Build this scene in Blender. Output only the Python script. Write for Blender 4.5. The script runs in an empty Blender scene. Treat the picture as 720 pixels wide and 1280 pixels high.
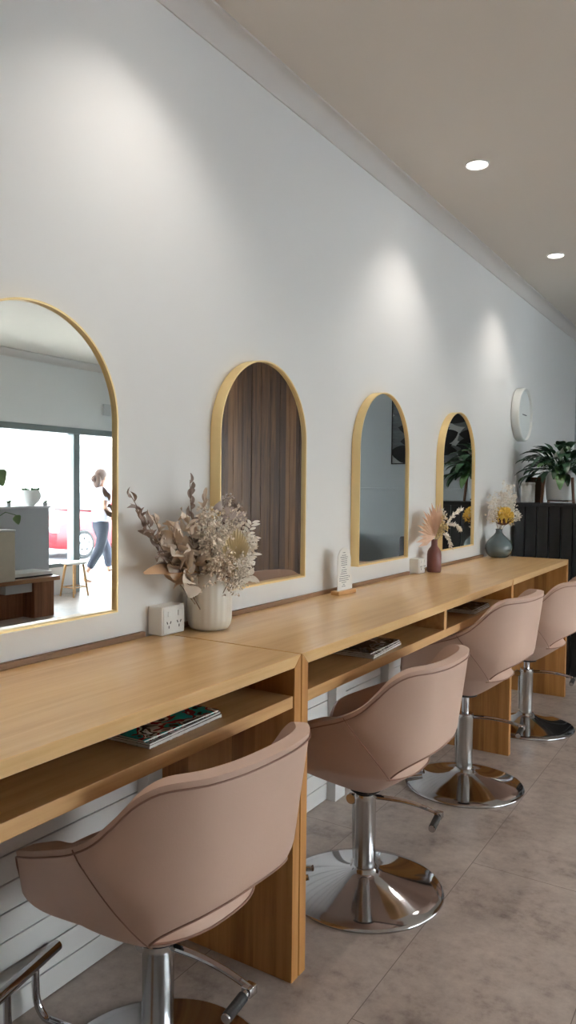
import bpy, bmesh, math, random
from mathutils import Vector, Matrix
from math import sin, cos, pi, radians
R_ = random.Random
SC = bpy.context.scene
COL = SC.collection

# ---------------------------------------------------------------- camera
cam_d = bpy.data.cameras.new('camera')
cam = bpy.data.objects.new('camera', cam_d)
COL.objects.link(cam)
cam_d.sensor_fit = 'VERTICAL'
cam_d.sensor_height = 36.0
cam_d.lens = 36.0 * 940.0 / 1280.0
cam_d.clip_start = 0.02
cam_d.clip_end = 300
CR = Matrix(((0.8470304, -0.0264043, 0.5308882),
             (0.5314473, 0.0229716, -0.8467798),
             (0.0101633, 0.9993874, 0.0334901)))
cam.matrix_world = Matrix.Translation((1.682, 0, 1.45)) @ CR.to_4x4()
SC.camera = cam

# ---------------------------------------------------------------- world, exposure
w = bpy.data.worlds.new('sky')
SC.world = w
w.use_nodes = True
bg = w.node_tree.nodes['Background']
bg.inputs[0].default_value = (0.84, 0.92, 1.0, 1)
bg.inputs[1].default_value = 26.0
SC.view_settings.view_transform = 'Standard'
SC.view_settings.look = 'None'
SC.view_settings.exposure = 0.46
SC.view_settings.gamma = 1.0
SC.view_settings.use_curve_mapping = False
SPOT_W = 25.0          # each ceiling downlight
SPOT_COL = (1.0, 0.93, 0.85)


def portal(y0, y1, z0, z1):
    l = bpy.data.lights.new('window_daylight', 'AREA')
    l.shape = 'RECTANGLE'
    l.size = y1 - y0
    l.size_y = z1 - z0
    l.cycles.is_portal = True
    o = bpy.data.objects.new('window_daylight', l)
    COL.objects.link(o)
    o.location = (6.33, (y0 + y1) / 2, (z0 + z1) / 2)
    o.rotation_euler = Matrix(((0, 0, 1), (1, 0, 0), (0, 1, 0))).to_euler()


# ---------------------------------------------------------------- helpers
def lin(h):
    h = h.lstrip('#')
    v = [int(h[i:i + 2], 16) / 255 for i in (0, 2, 4)]
    return tuple(c / 12.92 if c <= .04045 else ((c + .055) / 1.055) ** 2.4 for c in v) + (1,)


def mat(name, col, rough=.5, metal=0., noise=0., nscale=8., bump=0., bscale=60., coat=0., spec=.5, stretch=(1, 1, 1), sheen=0., trans=0.):
    m = bpy.data.materials.new(name)
    m.use_nodes = True
    nt = m.node_tree
    b = nt.nodes['Principled BSDF']
    c = lin(col) if isinstance(col, str) else col
    b.inputs['Base Color'].default_value = c
    b.inputs['Roughness'].default_value = rough
    b.inputs['Metallic'].default_value = metal
    b.inputs['Specular IOR Level'].default_value = spec
    b.inputs['Coat Weight'].default_value = coat
    b.inputs['Coat Roughness'].default_value = .12
    b.inputs['Sheen Weight'].default_value = sheen
    if trans:
        b.inputs['Subsurface Weight'].default_value = trans
        b.inputs['Subsurface Radius'].default_value = (.02, .015, .01)
    tc = nt.nodes.new('ShaderNodeTexCoord')
    if noise:
        mp = nt.nodes.new('ShaderNodeMapping')
        mp.inputs['Scale'].default_value = stretch
        n = nt.nodes.new('ShaderNodeTexNoise')
        n.inputs['Scale'].default_value = nscale
        n.inputs['Detail'].default_value = 6
        mx = nt.nodes.new('ShaderNodeMix')
        mx.data_type = 'RGBA'
        mx.inputs[6].default_value = tuple(max(0, x * (1 - noise)) for x in c[:3]) + (1,)
        mx.inputs[7].default_value = tuple(min(1, x * (1 + noise)) for x in c[:3]) + (1,)
        nt.links.new(tc.outputs['Object'], mp.inputs[0])
        nt.links.new(mp.outputs[0], n.inputs[0])
        nt.links.new(n.outputs[0], mx.inputs[0])
        nt.links.new(mx.outputs[2], b.inputs['Base Color'])
    if bump:
        n2 = nt.nodes.new('ShaderNodeTexNoise')
        n2.inputs['Scale'].default_value = bscale
        n2.inputs['Detail'].default_value = 4
        bp = nt.nodes.new('ShaderNodeBump')
        bp.inputs['Strength'].default_value = bump
        bp.inputs['Distance'].default_value = .004
        nt.links.new(tc.outputs['Object'], n2.inputs[0])
        nt.links.new(n2.outputs[0], bp.inputs['Height'])
        nt.links.new(bp.outputs[0], b.inputs['Normal'])
    return m


def wood(name, c1, c2, c3, axis='y', rough=.35, coat=0., board=0., bw=.12, baxis='x', spec=.4):
    """grain along axis; board>0 gives staves of width bw side by side along baxis"""
    m = bpy.data.materials.new(name)
    m.use_nodes = True
    nt = m.node_tree
    L = nt.links.new
    b = nt.nodes['Principled BSDF']
    b.inputs['Roughness'].default_value = rough
    b.inputs['Coat Weight'].default_value = coat
    b.inputs['Coat Roughness'].default_value = .15
    b.inputs['Specular IOR Level'].default_value = spec
    tc = nt.nodes.new('ShaderNodeTexCoord')
    mp = nt.nodes.new('ShaderNodeMapping')
    s = {'x': (1.2, 22, 22), 'y': (22, 1.2, 22), 'z': (22, 22, 1.2)}[axis]
    mp.inputs['Scale'].default_value = s
    L(tc.outputs['Object'], mp.inputs[0])
    n = nt.nodes.new('ShaderNodeTexNoise')
    n.inputs['Scale'].default_value = 1.6
    n.inputs['Detail'].default_value = 7
    n.inputs['Roughness'].default_value = .62
    n.inputs['Distortion'].default_value = .35
    vec = mp.outputs[0]
    fac = None
    if board:
        sep = nt.nodes.new('ShaderNodeSeparateXYZ')
        L(tc.outputs['Object'], sep.inputs[0])
        d = nt.nodes.new('ShaderNodeMath'); d.operation = 'DIVIDE'; d.inputs[1].default_value = bw
        L(sep.outputs['xyz'.index(baxis)], d.inputs[0])
        f = nt.nodes.new('ShaderNodeMath'); f.operation = 'FLOOR'
        L(d.outputs[0], f.inputs[0])
        wn = nt.nodes.new('ShaderNodeTexWhiteNoise'); wn.noise_dimensions = '1D'
        L(f.outputs[0], wn.inputs['W'])
        ad = nt.nodes.new('ShaderNodeVectorMath'); ad.operation = 'ADD'
        sc = nt.nodes.new('ShaderNodeVectorMath'); sc.operation = 'SCALE'; sc.inputs['Scale'].default_value = 9
        L(wn.outputs['Color'], sc.inputs[0])
        L(mp.outputs[0], ad.inputs[0]); L(sc.outputs[0], ad.inputs[1])
        vec = ad.outputs[0]
        mu = nt.nodes.new('ShaderNodeMath'); mu.operation = 'MULTIPLY_ADD'
        mu.inputs[1].default_value = board
        mu.inputs[2].default_value = -board / 2
        L(wn.outputs['Value'], mu.inputs[0])
        fac = mu.outputs[0]
    L(vec, n.inputs[0])
    out = n.outputs[0]
    if fac is not None:
        a2 = nt.nodes.new('ShaderNodeMath'); a2.operation = 'ADD'
        L(out, a2.inputs[0]); L(fac, a2.inputs[1])
        out = a2.outputs[0]
    r = nt.nodes.new('ShaderNodeValToRGB')
    e = r.color_ramp.elements
    e[0].position = .28; e[0].color = lin(c1)
    e[1].position = .75; e[1].color = lin(c3)
    k = e.new(.5); k.color = lin(c2)
    L(out, r.inputs[0])
    L(r.outputs[0], b.inputs['Base Color'])
    bp = nt.nodes.new('ShaderNodeBump'); bp.inputs['Strength'].default_value = .05; bp.inputs['Distance'].default_value = .002
    L(n.outputs[0], bp.inputs['Height']); L(bp.outputs[0], b.inputs['Normal'])
    return m


def glass_mat(name, tint=(1, 1, 1, 1)):
    m = bpy.data.materials.new(name)
    m.use_nodes = True
    nt = m.node_tree
    nt.nodes.remove(nt.nodes['Principled BSDF'])
    out = nt.nodes['Material Output']
    t = nt.nodes.new('ShaderNodeBsdfTransparent'); t.inputs[0].default_value = tint
    g = nt.nodes.new('ShaderNodeBsdfGlossy'); g.inputs['Roughness'].default_value = .02
    lf = nt.nodes.new('ShaderNodeLayerWeight'); lf.inputs['Blend'].default_value = .5
    pw = nt.nodes.new('ShaderNodeMath'); pw.operation = 'POWER'; pw.inputs[1].default_value = 5
    lw = nt.nodes.new('ShaderNodeMath'); lw.operation = 'MULTIPLY_ADD'; lw.inputs[1].default_value = .95; lw.inputs[2].default_value = .04
    nt.links.new(lf.outputs['Facing'], pw.inputs[0]); nt.links.new(pw.outputs[0], lw.inputs[0])
    mx = nt.nodes.new('ShaderNodeMixShader')
    nt.links.new(lw.outputs[0], mx.inputs[0])
    nt.links.new(t.outputs[0], mx.inputs[1])
    nt.links.new(g.outputs[0], mx.inputs[2])
    nt.links.new(mx.outputs[0], out.inputs[0])
    return m


def emit_mat(name, col, s):
    m = bpy.data.materials.new(name)
    m.use_nodes = True
    b = m.node_tree.nodes['Principled BSDF']
    b.inputs['Base Color'].default_value = (.8, .8, .8, 1)
    b.inputs['Emission Color'].default_value = col
    b.inputs['Emission Strength'].default_value = s
    return m


class B:
    """collects shapes into one mesh"""
    def __init__(s):
        s.bm = bmesh.new()

    def box(s, a, b, bev=0., M=None):
        a, b = Vector(a), Vector(b)
        r = bmesh.ops.create_cube(s.bm, size=1)
        c = (a + b) / 2
        d = b - a
        vs = r['verts']
        for v in vs:
            v.co = Vector((v.co.x * d.x, v.co.y * d.y, v.co.z * d.z)) + c
        if bev:
            es = list({e for v in vs for e in v.link_edges})
            q = bmesh.ops.bevel(s.bm, geom=es, offset=bev, segments=2, affect='EDGES', profile=.5)
            vs = list({v for f in q['faces'] for v in f.verts} | {v for v in vs if v.is_valid})
        if M is not None:
            for v in vs:
                v.co = M @ v.co
        return s

    def lathe(s, prof, c=(0, 0, 0), n=48, cap=True, rib=None, M=None):
        rings = []
        for (r, z) in prof:
            ring = []
            for i in range(n):
                a = 2 * pi * i / n
                rr = r * (1 + (rib(a, z) if rib else 0))
                p = Vector((rr * cos(a), rr * sin(a), z))
                if M is not None:
                    p = M @ p
                ring.append(s.bm.verts.new(p + Vector(c)))
            rings.append(ring)
        for i in range(len(rings) - 1):
            for j in range(n):
                k = (j + 1) % n
                s.bm.faces.new((rings[i][j], rings[i][k], rings[i + 1][k], rings[i + 1][j]))
        if cap:
            if prof[0][0] > 1e-6: s.bm.faces.new(rings[0][::-1])
            if prof[-1][0] > 1e-6: s.bm.faces.new(rings[-1])
        return s

    def tube(s, pts, r, n=10, cap=True, closed=False):
        pts = [Vector(p) for p in pts]
        N = len(pts)
        rs = r if isinstance(r, (list, tuple)) else [r] * N
        tan = []
        for i in range(N):
            if closed:
                d = pts[(i + 1) % N] - pts[i - 1]
            else:
                d = pts[min(i + 1, N - 1)] - pts[max(i - 1, 0)]
            tan.append(d.normalized() if d.length > 1e-9 else Vector((0, 0, 1)))
        u = tan[0].orthogonal().normalized()
        rings = []
        for i in range(N):
            t = tan[i]
            u = (u - t * u.dot(t))
            u = u.normalized() if u.length > 1e-6 else t.orthogonal().normalized()
            v = t.cross(u)
            rings.append([s.bm.verts.new(pts[i] + (u * cos(2 * pi * k / n) + v * sin(2 * pi * k / n)) * rs[i]) for k in range(n)])
        M = N if closed else N - 1
        for i in range(M):
            A, C = rings[i], rings[(i + 1) % N]
            for k in range(n):
                q = (k + 1) % n
                s.bm.faces.new((A[k], A[q], C[q], C[k]))
        if cap and not closed:
            s.bm.faces.new(rings[0][::-1]); s.bm.faces.new(rings[-1])
        return s

    def prism(s, poly, ext, bev=0.):
        """poly: list of 3d points, ext: vector"""
        ext = Vector(ext)
        a = [s.bm.verts.new(Vector(p)) for p in poly]
        b = [s.bm.verts.new(Vector(p) + ext) for p in poly]
        n = len(a)
        f = [s.bm.faces.new(a[::-1]), s.bm.faces.new(b)]
        for i in range(n):
            j = (i + 1) % n
            f.append(s.bm.faces.new((a[i], a[j], b[j], b[i])))
        if bev:
            es = list({e for q in f for e in q.edges})
            bmesh.ops.bevel(s.bm, geom=es, offset=bev, segments=1, affect='EDGES')
        return s

    def sphere(s, c, r, u=14, v=9, M=None):
        q = bmesh.ops.create_uvsphere(s.bm, u_segments=u, v_segments=v, radius=1)
        r = (r, r, r) if not isinstance(r, (tuple, list)) else r
        for x in q['verts']:
            p = Vector((x.co.x * r[0], x.co.y * r[1], x.co.z * r[2]))
            if M is not None: p = M @ p
            x.co = p + Vector(c)
        return s

    def leaf(s, base, d, up, L, W, curl=.3, fold=.15, n=6, prof=None, mi=0):
        """a curved, slightly folded leaf blade of three vertices across"""
        base = Vector(base); d = Vector(d).normalized(); up = Vector(up)
        side = d.cross(up)
        side = side.normalized() if side.length > 1e-5 else d.orthogonal().normalized()
        nr = side.cross(d).normalized()
        rows = []
        for i in range(n + 1):
            t = i / n
            ww = (prof(t) if prof else (sin(pi * min(1, t * .92 + .04)) ** .8)) * W / 2
            ang = curl * t
            p = base + d * (L * (sin(ang) / curl if abs(curl) > 1e-4 else t)) - nr * (L * ((1 - cos(ang)) / curl if abs(curl) > 1e-4 else 0))
            if ww < 1e-4: ww = 1e-4
            rows.append((s.bm.verts.new(p - side * ww + nr * ww * fold * 2), s.bm.verts.new(p), s.bm.verts.new(p + side * ww + nr * ww * fold * 2)))
        for i in range(n):
            a, b = rows[i], rows[i + 1]
            for k in (0, 1):
                f = s.bm.faces.new((a[k], a[k + 1], b[k + 1], b[k]))
                f.material_index = mi
        return s

    def build(s, name, m=None, parent=None, smooth=True, ang=35, thick=0., loc=None, weld=0.):
        if weld:
            bmesh.ops.remove_doubles(s.bm, verts=s.bm.verts, dist=weld)
        bmesh.ops.recalc_face_normals(s.bm, faces=s.bm.faces)
        me = bpy.data.meshes.new(name)
        s.bm.to_mesh(me)
        s.bm.free()
        for k in (m if isinstance(m, (list, tuple)) else [m]):
            if k: me.materials.append(k)
        if smooth:
            for p in me.polygons: p.use_smooth = True
            try:
                me.set_sharp_from_angle(angle=radians(ang))
            except Exception:
                pass
        o = bpy.data.objects.new(name, me)
        COL.objects.link(o)
        if parent: o.parent = parent
        if loc: o.location = loc
        if thick:
            md = o.modifiers.new('thickness', 'SOLIDIFY')
            md.thickness = thick
            md.offset = 0
        return o


def tag(o, label, cat, group=None, kind=None):
    o['label'] = label
    o['category'] = cat
    if group: o['group'] = group
    if kind: o['kind'] = kind
    return o


def empty(name, label, cat, loc=(0, 0, 0), rz=0., group=None):
    o = bpy.data.objects.new(name, None)
    o.empty_display_size = .1
    COL.objects.link(o)
    o.location = loc
    o.rotation_euler = (0, 0, rz)
    return tag(o, label, cat, group)


def struct(o, label, cat='room'):
    o['kind'] = 'structure'
    o['label'] = label
    o['category'] = cat
    return o


def kids(o):
    return [c for c in KIDS.get(o.name, [])]


def copy_tree(o, parent=None):
    c = o.copy()
    COL.objects.link(c)
    if parent: c.parent = parent
    for ch in list(o.children):
        copy_tree(ch, c)
    return c


# ---------------------------------------------------------------- materials
M = {}
M['wall'] = mat('wall_paint', '#e6e5e3', .55, noise=.012, nscale=2, bump=.03, bscale=120)
M['wall_grey'] = mat('grey_wall_paint', '#bfc7ca', .6, noise=.02, nscale=2)
M['ceiling'] = mat('ceiling_paint', '#e0d7cc', .8, noise=.01, nscale=2)
M['cornice'] = mat('cornice_paint', '#d6d0ca', .6)
M['board'] = mat('white_boards', '#dcdad8', .5, noise=.02, nscale=6)
M['groove'] = mat('groove_dark', '#565250', .8)
M['top'] = wood('light_timber', '#cfa067', '#dcb27b', '#e5c08d', 'y', .28, .25, board=.14, bw=.095, baxis='x')
M['edge'] = wood('timber_edges', '#b98a54', '#c99b67', '#d4a975', 'y', .4, .05)
M['panel'] = wood('shaded_timber_panel', '#94602f', '#b27a41', '#c48c50', 'z', .4, .08, board=.3, bw=.085, baxis='x')  # desk timber with the under-desk shade put into its colour
M['upstand'] = wood('dark_timber_strip', '#7a5a40', '#8d6b4f', '#9b7a5d', 'y', .5)
M['gold'] = mat('brushed_gold', '#f2d9a3', .55, .8, noise=.06, nscale=40, stretch=(1, 1, .05))
M['mirror'] = mat('mirror_silver', (.86, .88, .88, 1), .0, 1.)
M['chrome'] = mat('chrome', (.54, .54, .56, 1), .08, 1.)
M['steel'] = mat('brushed_steel', (.6, .6, .6, 1), .2, 1., noise=.05, nscale=30, stretch=(1, 1, .05))
M['leather'] = mat('tan_pink_leather', '#c9a896', .46, noise=.07, nscale=3.5, bump=.12, bscale=260, spec=.45)
M['leather_seam'] = mat('leather_seam', '#94705f', .5)
M['rubber'] = mat('black_rubber', '#2a2726', .6, bump=.3, bscale=200)
M['black'] = mat('black_plastic', '#1b1b1d', .45)
M['knob'] = mat('brown_knob', '#6d4a3c', .5)
M['ceramic'] = mat('ivory_ceramic', '#e3ded3', .35, coat=.2)
M['white_pl'] = mat('white_plastic', '#e9e7e2', .35)
M['pot'] = mat('white_pot', '#c9cbcb', .5)
M['dark_hole'] = mat('socket_slots', '#3c3b3a', .6)
M['mauve'] = mat('mauve_ceramic', '#75443e', .4, noise=.06, nscale=10)
M['teal'] = mat('teal_glaze', '#5a686c', .25, coat=.5, noise=.12, nscale=7)
M['blackwood'] = mat('black_stained_slats', '#16171b', .5, noise=.2, nscale=8, stretch=(6, 6, .6))
M['stem'] = mat('dried_stem', '#8b7660', .8)
M['euc'] = mat('dried_eucalyptus', '#dccab8', .7, noise=.22, nscale=18)
M['euc_dark'] = mat('dried_dark_leaf', '#a9988f', .75, noise=.2, nscale=20)
M['tanleaf'] = mat('dried_tan_leaf', '#c29a76', .7, noise=.15, nscale=12)
M['filler'] = mat('dried_pink_filler', '#f2e2d0', .8, noise=.15, nscale=30)
M['cream'] = mat('bleached_cream', '#f3ebdf', .8, noise=.08, nscale=30)
M['fan'] = mat('straw_fan', '#e8d6ae', .7, noise=.12, nscale=20)
M['peach'] = mat('peach_palm', '#e3c3aa', .7, noise=.1, nscale=20)
M['yellow'] = mat('yellow_bloom', '#f2cb66', .8, noise=.2, nscale=60)
M['straw'] = mat('straw_yellow', '#dcc48e', .8, noise=.15, nscale=50)
M['leafgreen'] = mat('deep_green_leaf', '#2f5139', .38, noise=.3, nscale=9)
M['leafpale'] = mat('fresh_green_leaf', '#55784a', .4, noise=.2, nscale=9)
M['lilywhite'] = mat('white_spathe', '#d9dfd2', .6)
M['soil'] = mat('potting_soil', '#33261d', .9, noise=.3, nscale=40)
M['walnut'] = wood('walnut', '#4d3020', '#6b4630', '#83583c', 'z', .45)
M['deskwood'] = wood('reception_timber', '#6d442b', '#85583a', '#98694a', 'z', .4, board=.2, bw=.1, baxis='y')
M['planks'] = wood('timber_planks', '#4a2f18', '#684526', '#865d37', 'z', .5, board=.5, bw=.118, baxis='x')
M['winframe'] = mat('grey_window_frame', '#7d8584', .45)
M['glass'] = glass_mat('window_glass', (.97, .99, .985, 1))
M['paper'] = mat('white_paper', '#e9e6e0', .6)
M['ink'] = mat('grey_ink', '#55565c', .7)
M['asphalt'] = mat('asphalt', '#8d8d90', .8, noise=.15, nscale=30)
M['pave'] = mat('concrete_footpath', '#c4c1bb', .8, noise=.08, nscale=12)
M['facade'] = mat('white_render', '#e6e3de', .8, noise=.03, nscale=2)
M['red'] = mat('red_car_paint', '#7d0614', .45, coat=.1)
M['palecar'] = mat('pale_blue_car_paint', '#8fa5b8', .45, coat=.1)
M['tyre'] = mat('tyre_rubber', '#222222', .8)
M['alloy'] = mat('silver_wheel', '#c9ccd0', .35, .4)
M['carglass'] = mat('dark_car_glass', '#20262b', .08)
M['lamp_red'] = mat('tail_lamp', '#dfe3e6', .15)
M['skin'] = mat('skin', '#a5775f', .55)
M['hair'] = mat('auburn_hair', '#4a2d1c', .6, noise=.25, nscale=60)
M['tee'] = mat('white_cotton', '#b9bac6', .9)
M['navy'] = mat('navy_cotton', '#1f2231', .9)
M['shoe'] = mat('white_shoe', '#e8e6e2', .6)
M['lamp'] = emit_mat('downlight_lens', (1, .96, .9, 1), 14)
M['artbg'] = mat('art_grey_ground', '#b9bcbc', .7, noise=.15, nscale=4)
M['artd'] = mat('art_black_leaf', '#15171a', .6, noise=.5, nscale=9, stretch=(1, 1, 4))
M['artm'] = mat('art_grey_leaf', '#62686b', .6, noise=.5, nscale=9, stretch=(1, 1, 4))


def floor_mat():
    m = bpy.data.materials.new('stone_look_vinyl')
    m.use_nodes = True
    nt = m.node_tree
    L = nt.links.new
    b = nt.nodes['Principled BSDF']
    b.inputs['Roughness'].default_value = .38
    b.inputs['Specular IOR Level'].default_value = .4
    tc = nt.nodes.new('ShaderNodeTexCoord')
    br = nt.nodes.new('ShaderNodeTexBrick')
    br.offset = .5
    br.inputs['Scale'].default_value = 1
    br.inputs['Mortar Size'].default_value = .0016
    br.inputs['Mortar Smooth'].default_value = .3
    br.inputs['Brick Width'].default_value = 1.02
    br.inputs['Row Height'].default_value = .51
    br.inputs['Color1'].default_value = (.42, .42, .42, 1)
    br.inputs['Color2'].default_value = (.58, .58, .58, 1)
    br.inputs['Mortar'].default_value = (.5, .5, .5, 1)
    mp = nt.nodes.new('ShaderNodeMapping')
    mp.inputs['Rotation'].default_value = (0, 0, pi / 2)
    mp.inputs['Location'].default_value = (.27, .245, 0)
    L(tc.outputs['Object'], mp.inputs[0]); L(mp.outputs[0], br.inputs[0])
    n1 = nt.nodes.new('ShaderNodeTexNoise'); n1.inputs['Scale'].default_value = 4.5; n1.inputs['Detail'].default_value = 8; n1.inputs['Roughness'].default_value = .68
    n2 = nt.nodes.new('ShaderNodeTexNoise'); n2.inputs['Scale'].default_value = 22; n2.inputs['Detail'].default_value = 6; n2.inputs['Roughness'].default_value = .7
    L(tc.outputs['Object'], n1.inputs[0]); L(tc.outputs['Object'], n2.inputs[0])
    a = nt.nodes.new('ShaderNodeMath'); a.operation = 'MULTIPLY_ADD'; a.inputs[1].default_value = .45
    L(n2.outputs[0], a.inputs[0]); 
    s1 = nt.nodes.new('ShaderNodeMath'); s1.operation = 'MULTIPLY'; s1.inputs[1].default_value = .65
    L(n1.outputs[0], s1.inputs[0]); L(s1.outputs[0], a.inputs[2])
    sep = nt.nodes.new('ShaderNodeSeparateColor'); L(br.outputs['Color'], sep.inputs[0])
    a2 = nt.nodes.new('ShaderNodeMath'); a2.operation = 'MULTIPLY_ADD'; a2.inputs[1].default_value = .22
    L(sep.outputs[0], a2.inputs[0]); L(a.outputs[0], a2.inputs[2])
    r = nt.nodes.new('ShaderNodeValToRGB')
    e = r.color_ramp.elements
    e[0].position = .47; e[0].color = lin('#7f716a')
    e[1].position = .82; e[1].color = lin('#c6b8ae')
    k = e.new(.62); k.color = lin('#ad9e95')
    L(a2.outputs[0], r.inputs[0])
    mx = nt.nodes.new('ShaderNodeMix'); mx.data_type = 'RGBA'
    mx.inputs[7].default_value = lin('#7c6e68')
    L(br.outputs['Fac'], mx.inputs[0]); L(r.outputs[0], mx.inputs[6])
    L(mx.outputs[2], b.inputs['Base Color'])
    return m


M['floor'] = floor_mat()

# ================================================================ THE ROOM
Y0, Y1, XR, ZC = -3.0, 8.4, 6.2, 3.1
struct(B().box((-.2, Y0 - .2, -.2), (XR + .0, Y1 + .2, 0)).build('floor', M['floor'], smooth=False), 'taupe stone-look vinyl tile floor of the salon', 'floor')
struct(B().box((-.2, Y0 - .2, ZC), (XR + .25, Y1 + .2, ZC + .15)).build('ceiling', M['ceiling'], smooth=False), 'plain warm white ceiling', 'ceiling')
struct(B().box((-.2, Y0 - .2, 0), (0, Y1 + .2, ZC)).build('wall_left', M['wall'], smooth=False), 'long white wall carrying the arched mirrors', 'wall')
struct(B().box((0, Y0 - .2, 0), (XR + .25, Y0, ZC)).build('wall_front', M['wall'], smooth=False), 'white wall behind the viewer', 'wall')
struct(B().box((0, Y1, 0), (XR + .25, Y1 + .2, ZC)).build('wall_back', M['wall_grey'], smooth=False), 'grey end wall with a framed leaf print', 'wall')
# unseen return wall added to shade the basin corner behind the timber screen
SX0, SX1, SY = 1.72, 4.32, 6.28
struct(B().box((SX1 - .1, SY + .09, 0), (SX1, 6.7, ZC)).build('wall_shade', M['wall_grey'], smooth=False), 'grey unseen return wall added behind the timber screen for shade', 'wall')
struct(B().box((.02, Y1 - .018, 1.425), (XR, Y1, 1.452), .004).build('trim_1', M['wall_grey'], smooth=False), 'thin grey dado rail on the end wall', 'trim')
# right wall with shop window and glazed doorway
WY0, WYM, WYM2, WY1 = 2.0, 7.025, 7.137, 8.25
SILL, HEAD = .36, 2.15
b = B()
b.box((XR, Y0, 0), (XR + .25, WY0, ZC)).box((XR, WY1, 0), (XR + .25, Y1, ZC)).box((XR, WY0, HEAD + .06), (XR + .25, WY1, ZC))
b.box((XR, WY0, 0), (XR + .25, WYM, SILL))
struct(b.build('wall_right', M['wall'], smooth=False), 'white wall above and below the shop window', 'wall')
wf = B()
wf.box((XR - .01, WY0, HEAD - .02), (XR + .12, WY1, HEAD + .06), .006)
wf.box((XR - .01, WYM, 0), (XR + .12, WYM2, HEAD - .02), .006)
wf.box((XR - .01, WY0, SILL), (XR + .12, WYM, SILL + .05), .006)
for yy in (WY0, 5.3):
    wf.box((XR, yy, SILL + .05), (XR + .1, yy + .06, HEAD - .02), .006)
win = struct(wf.build('window_1', M['winframe'], smooth=False), 'grey framed shop window', 'window')
for k, (a, c) in enumerate(((WY0 + .06, 5.3), (5.36, WYM))):
    B().box((XR + .045, a, SILL + .05), (XR + .053, c, HEAD - .02)).build('pane', M['glass'], win, smooth=False)
# small notice lettering on the shop window glass (reads only as faint pale lines)
nb = B()
rr = R_(5)
for i, (zz, ln) in enumerate(((1.60, .42), (1.53, .55), (1.47, .5), (1.41, .34))):
    nb.box((XR + .040, 6.20, zz), (XR + .0435, 6.20 + ln * .6, zz + .012))
nb.build('window_lettering', mat('pale_lettering', '#cfd4d8', .6), win, smooth=False)
df = B()
df.box((XR, WY1 - .07, 0), (XR + .1, WY1, HEAD - .02), .006)
door = struct(df.build('door_1', M['winframe'], smooth=False), 'clear glazed doorway to the street', 'door')
B().box((XR + .045, WYM2, .02), (XR + .053, WY1 - .07, HEAD - .02)).build('pane', M['glass'], door, smooth=False)
portal(WY0, WY1, SILL, HEAD)

# cornice along left wall and the end wall (cove profile)
def cornice(name, p0, p1, inward, label):
    p0, p1, inn = Vector(p0), Vector(p1), Vector(inward)
    prof = [(0, -.095), (.006, -.095), (.009, -.088)]
    for i in range(9):
        a = (pi / 2) * i / 8
        prof.append((.009 + .048 * (1 - cos(a)), -.088 + .078 * sin(a)))
    prof += [(.066, -.008), (.066, 0), (0, 0)]
    poly = [p0 + inn * a + Vector((0, 0, z)) for a, z in prof]
    return struct(B().prism(poly, p1 - p0).build(name, M['cornice'], ang=50), label, 'trim')


cornice('trim_2', (0, Y0, ZC), (0, Y1, ZC), (1, 0, 0), 'white cove cornice above the mirror wall')
cornice('trim_3', (0, Y1, ZC), (XR, Y1, ZC), (0, -1, 0), 'white cove cornice on the end wall')
cornice('trim_4', (XR, Y0, ZC), (XR, Y1, ZC), (-1, 0, 0), 'white cove cornice above the shop window')

# lining boards below the desks
lb = B()
z = .004
while z < .90:
    lb.box((.0, Y0, z), (.016, 5.9, min(z + .0735, .93)), .0012)
    z += .0775
lb.box((0, Y0, 0), (.003, 5.9, .93))
cl = struct(lb.build('wall_left_lining', M['board'], smooth=False), 'white horizontal lining boards under the desks', 'wall lining')
for k, (y, wd) in enumerate(((1.765, .07), (3.02, .095), (3.59, .075), (.55, .07), (4.85, .075))):
    struct(B().box((.016, y, 0), (.062, y + wd, .80), .002).build('trim_%d' % (5 + k), M['board'], smooth=False), 'white upright batten on the lining boards', 'trim')

# ceiling downlights
DL = [-1.7, .0, 1.72, 3.79, 5.53]
lab = {3.79: 'lit round recessed downlight, larger and nearer of the two on the ceiling', 5.53: 'lit round recessed downlight further along the ceiling, beyond the nearer one'}
for y in DL:
    o = empty('downlight', lab.get(y, 'lit round recessed downlight above the near mirrors'), 'ceiling light', (.42, y, ZC - .001), group='row of ceiling downlights')
    B().lathe([(.050, 0), (.062, 0), (.062, -.004), (.058, -.008), (.052, -.006), (.050, 0)], n=40, cap=False).build('trim_ring', M['white_pl'], o)
    B().lathe([(0, -.004), (.035, -.004), (.0505, -.001)], n=40, cap=False).build('lens', M['lamp'], o)
    l = bpy.data.lights.new('downlight_beam', 'SPOT')
    l.energy = SPOT_W
    l.color = SPOT_COL
    l.spot_size = radians(112)
    l.spot_blend = .75
    l.shadow_soft_size = .045
    s = bpy.data.objects.new('downlight_beam', l)
    COL.objects.link(s)
    s.parent = o
    s.location = (0, 0, -.014)

# ================================================================ DESKS
TZ, BZ, FX = .963, .929, .562


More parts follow.
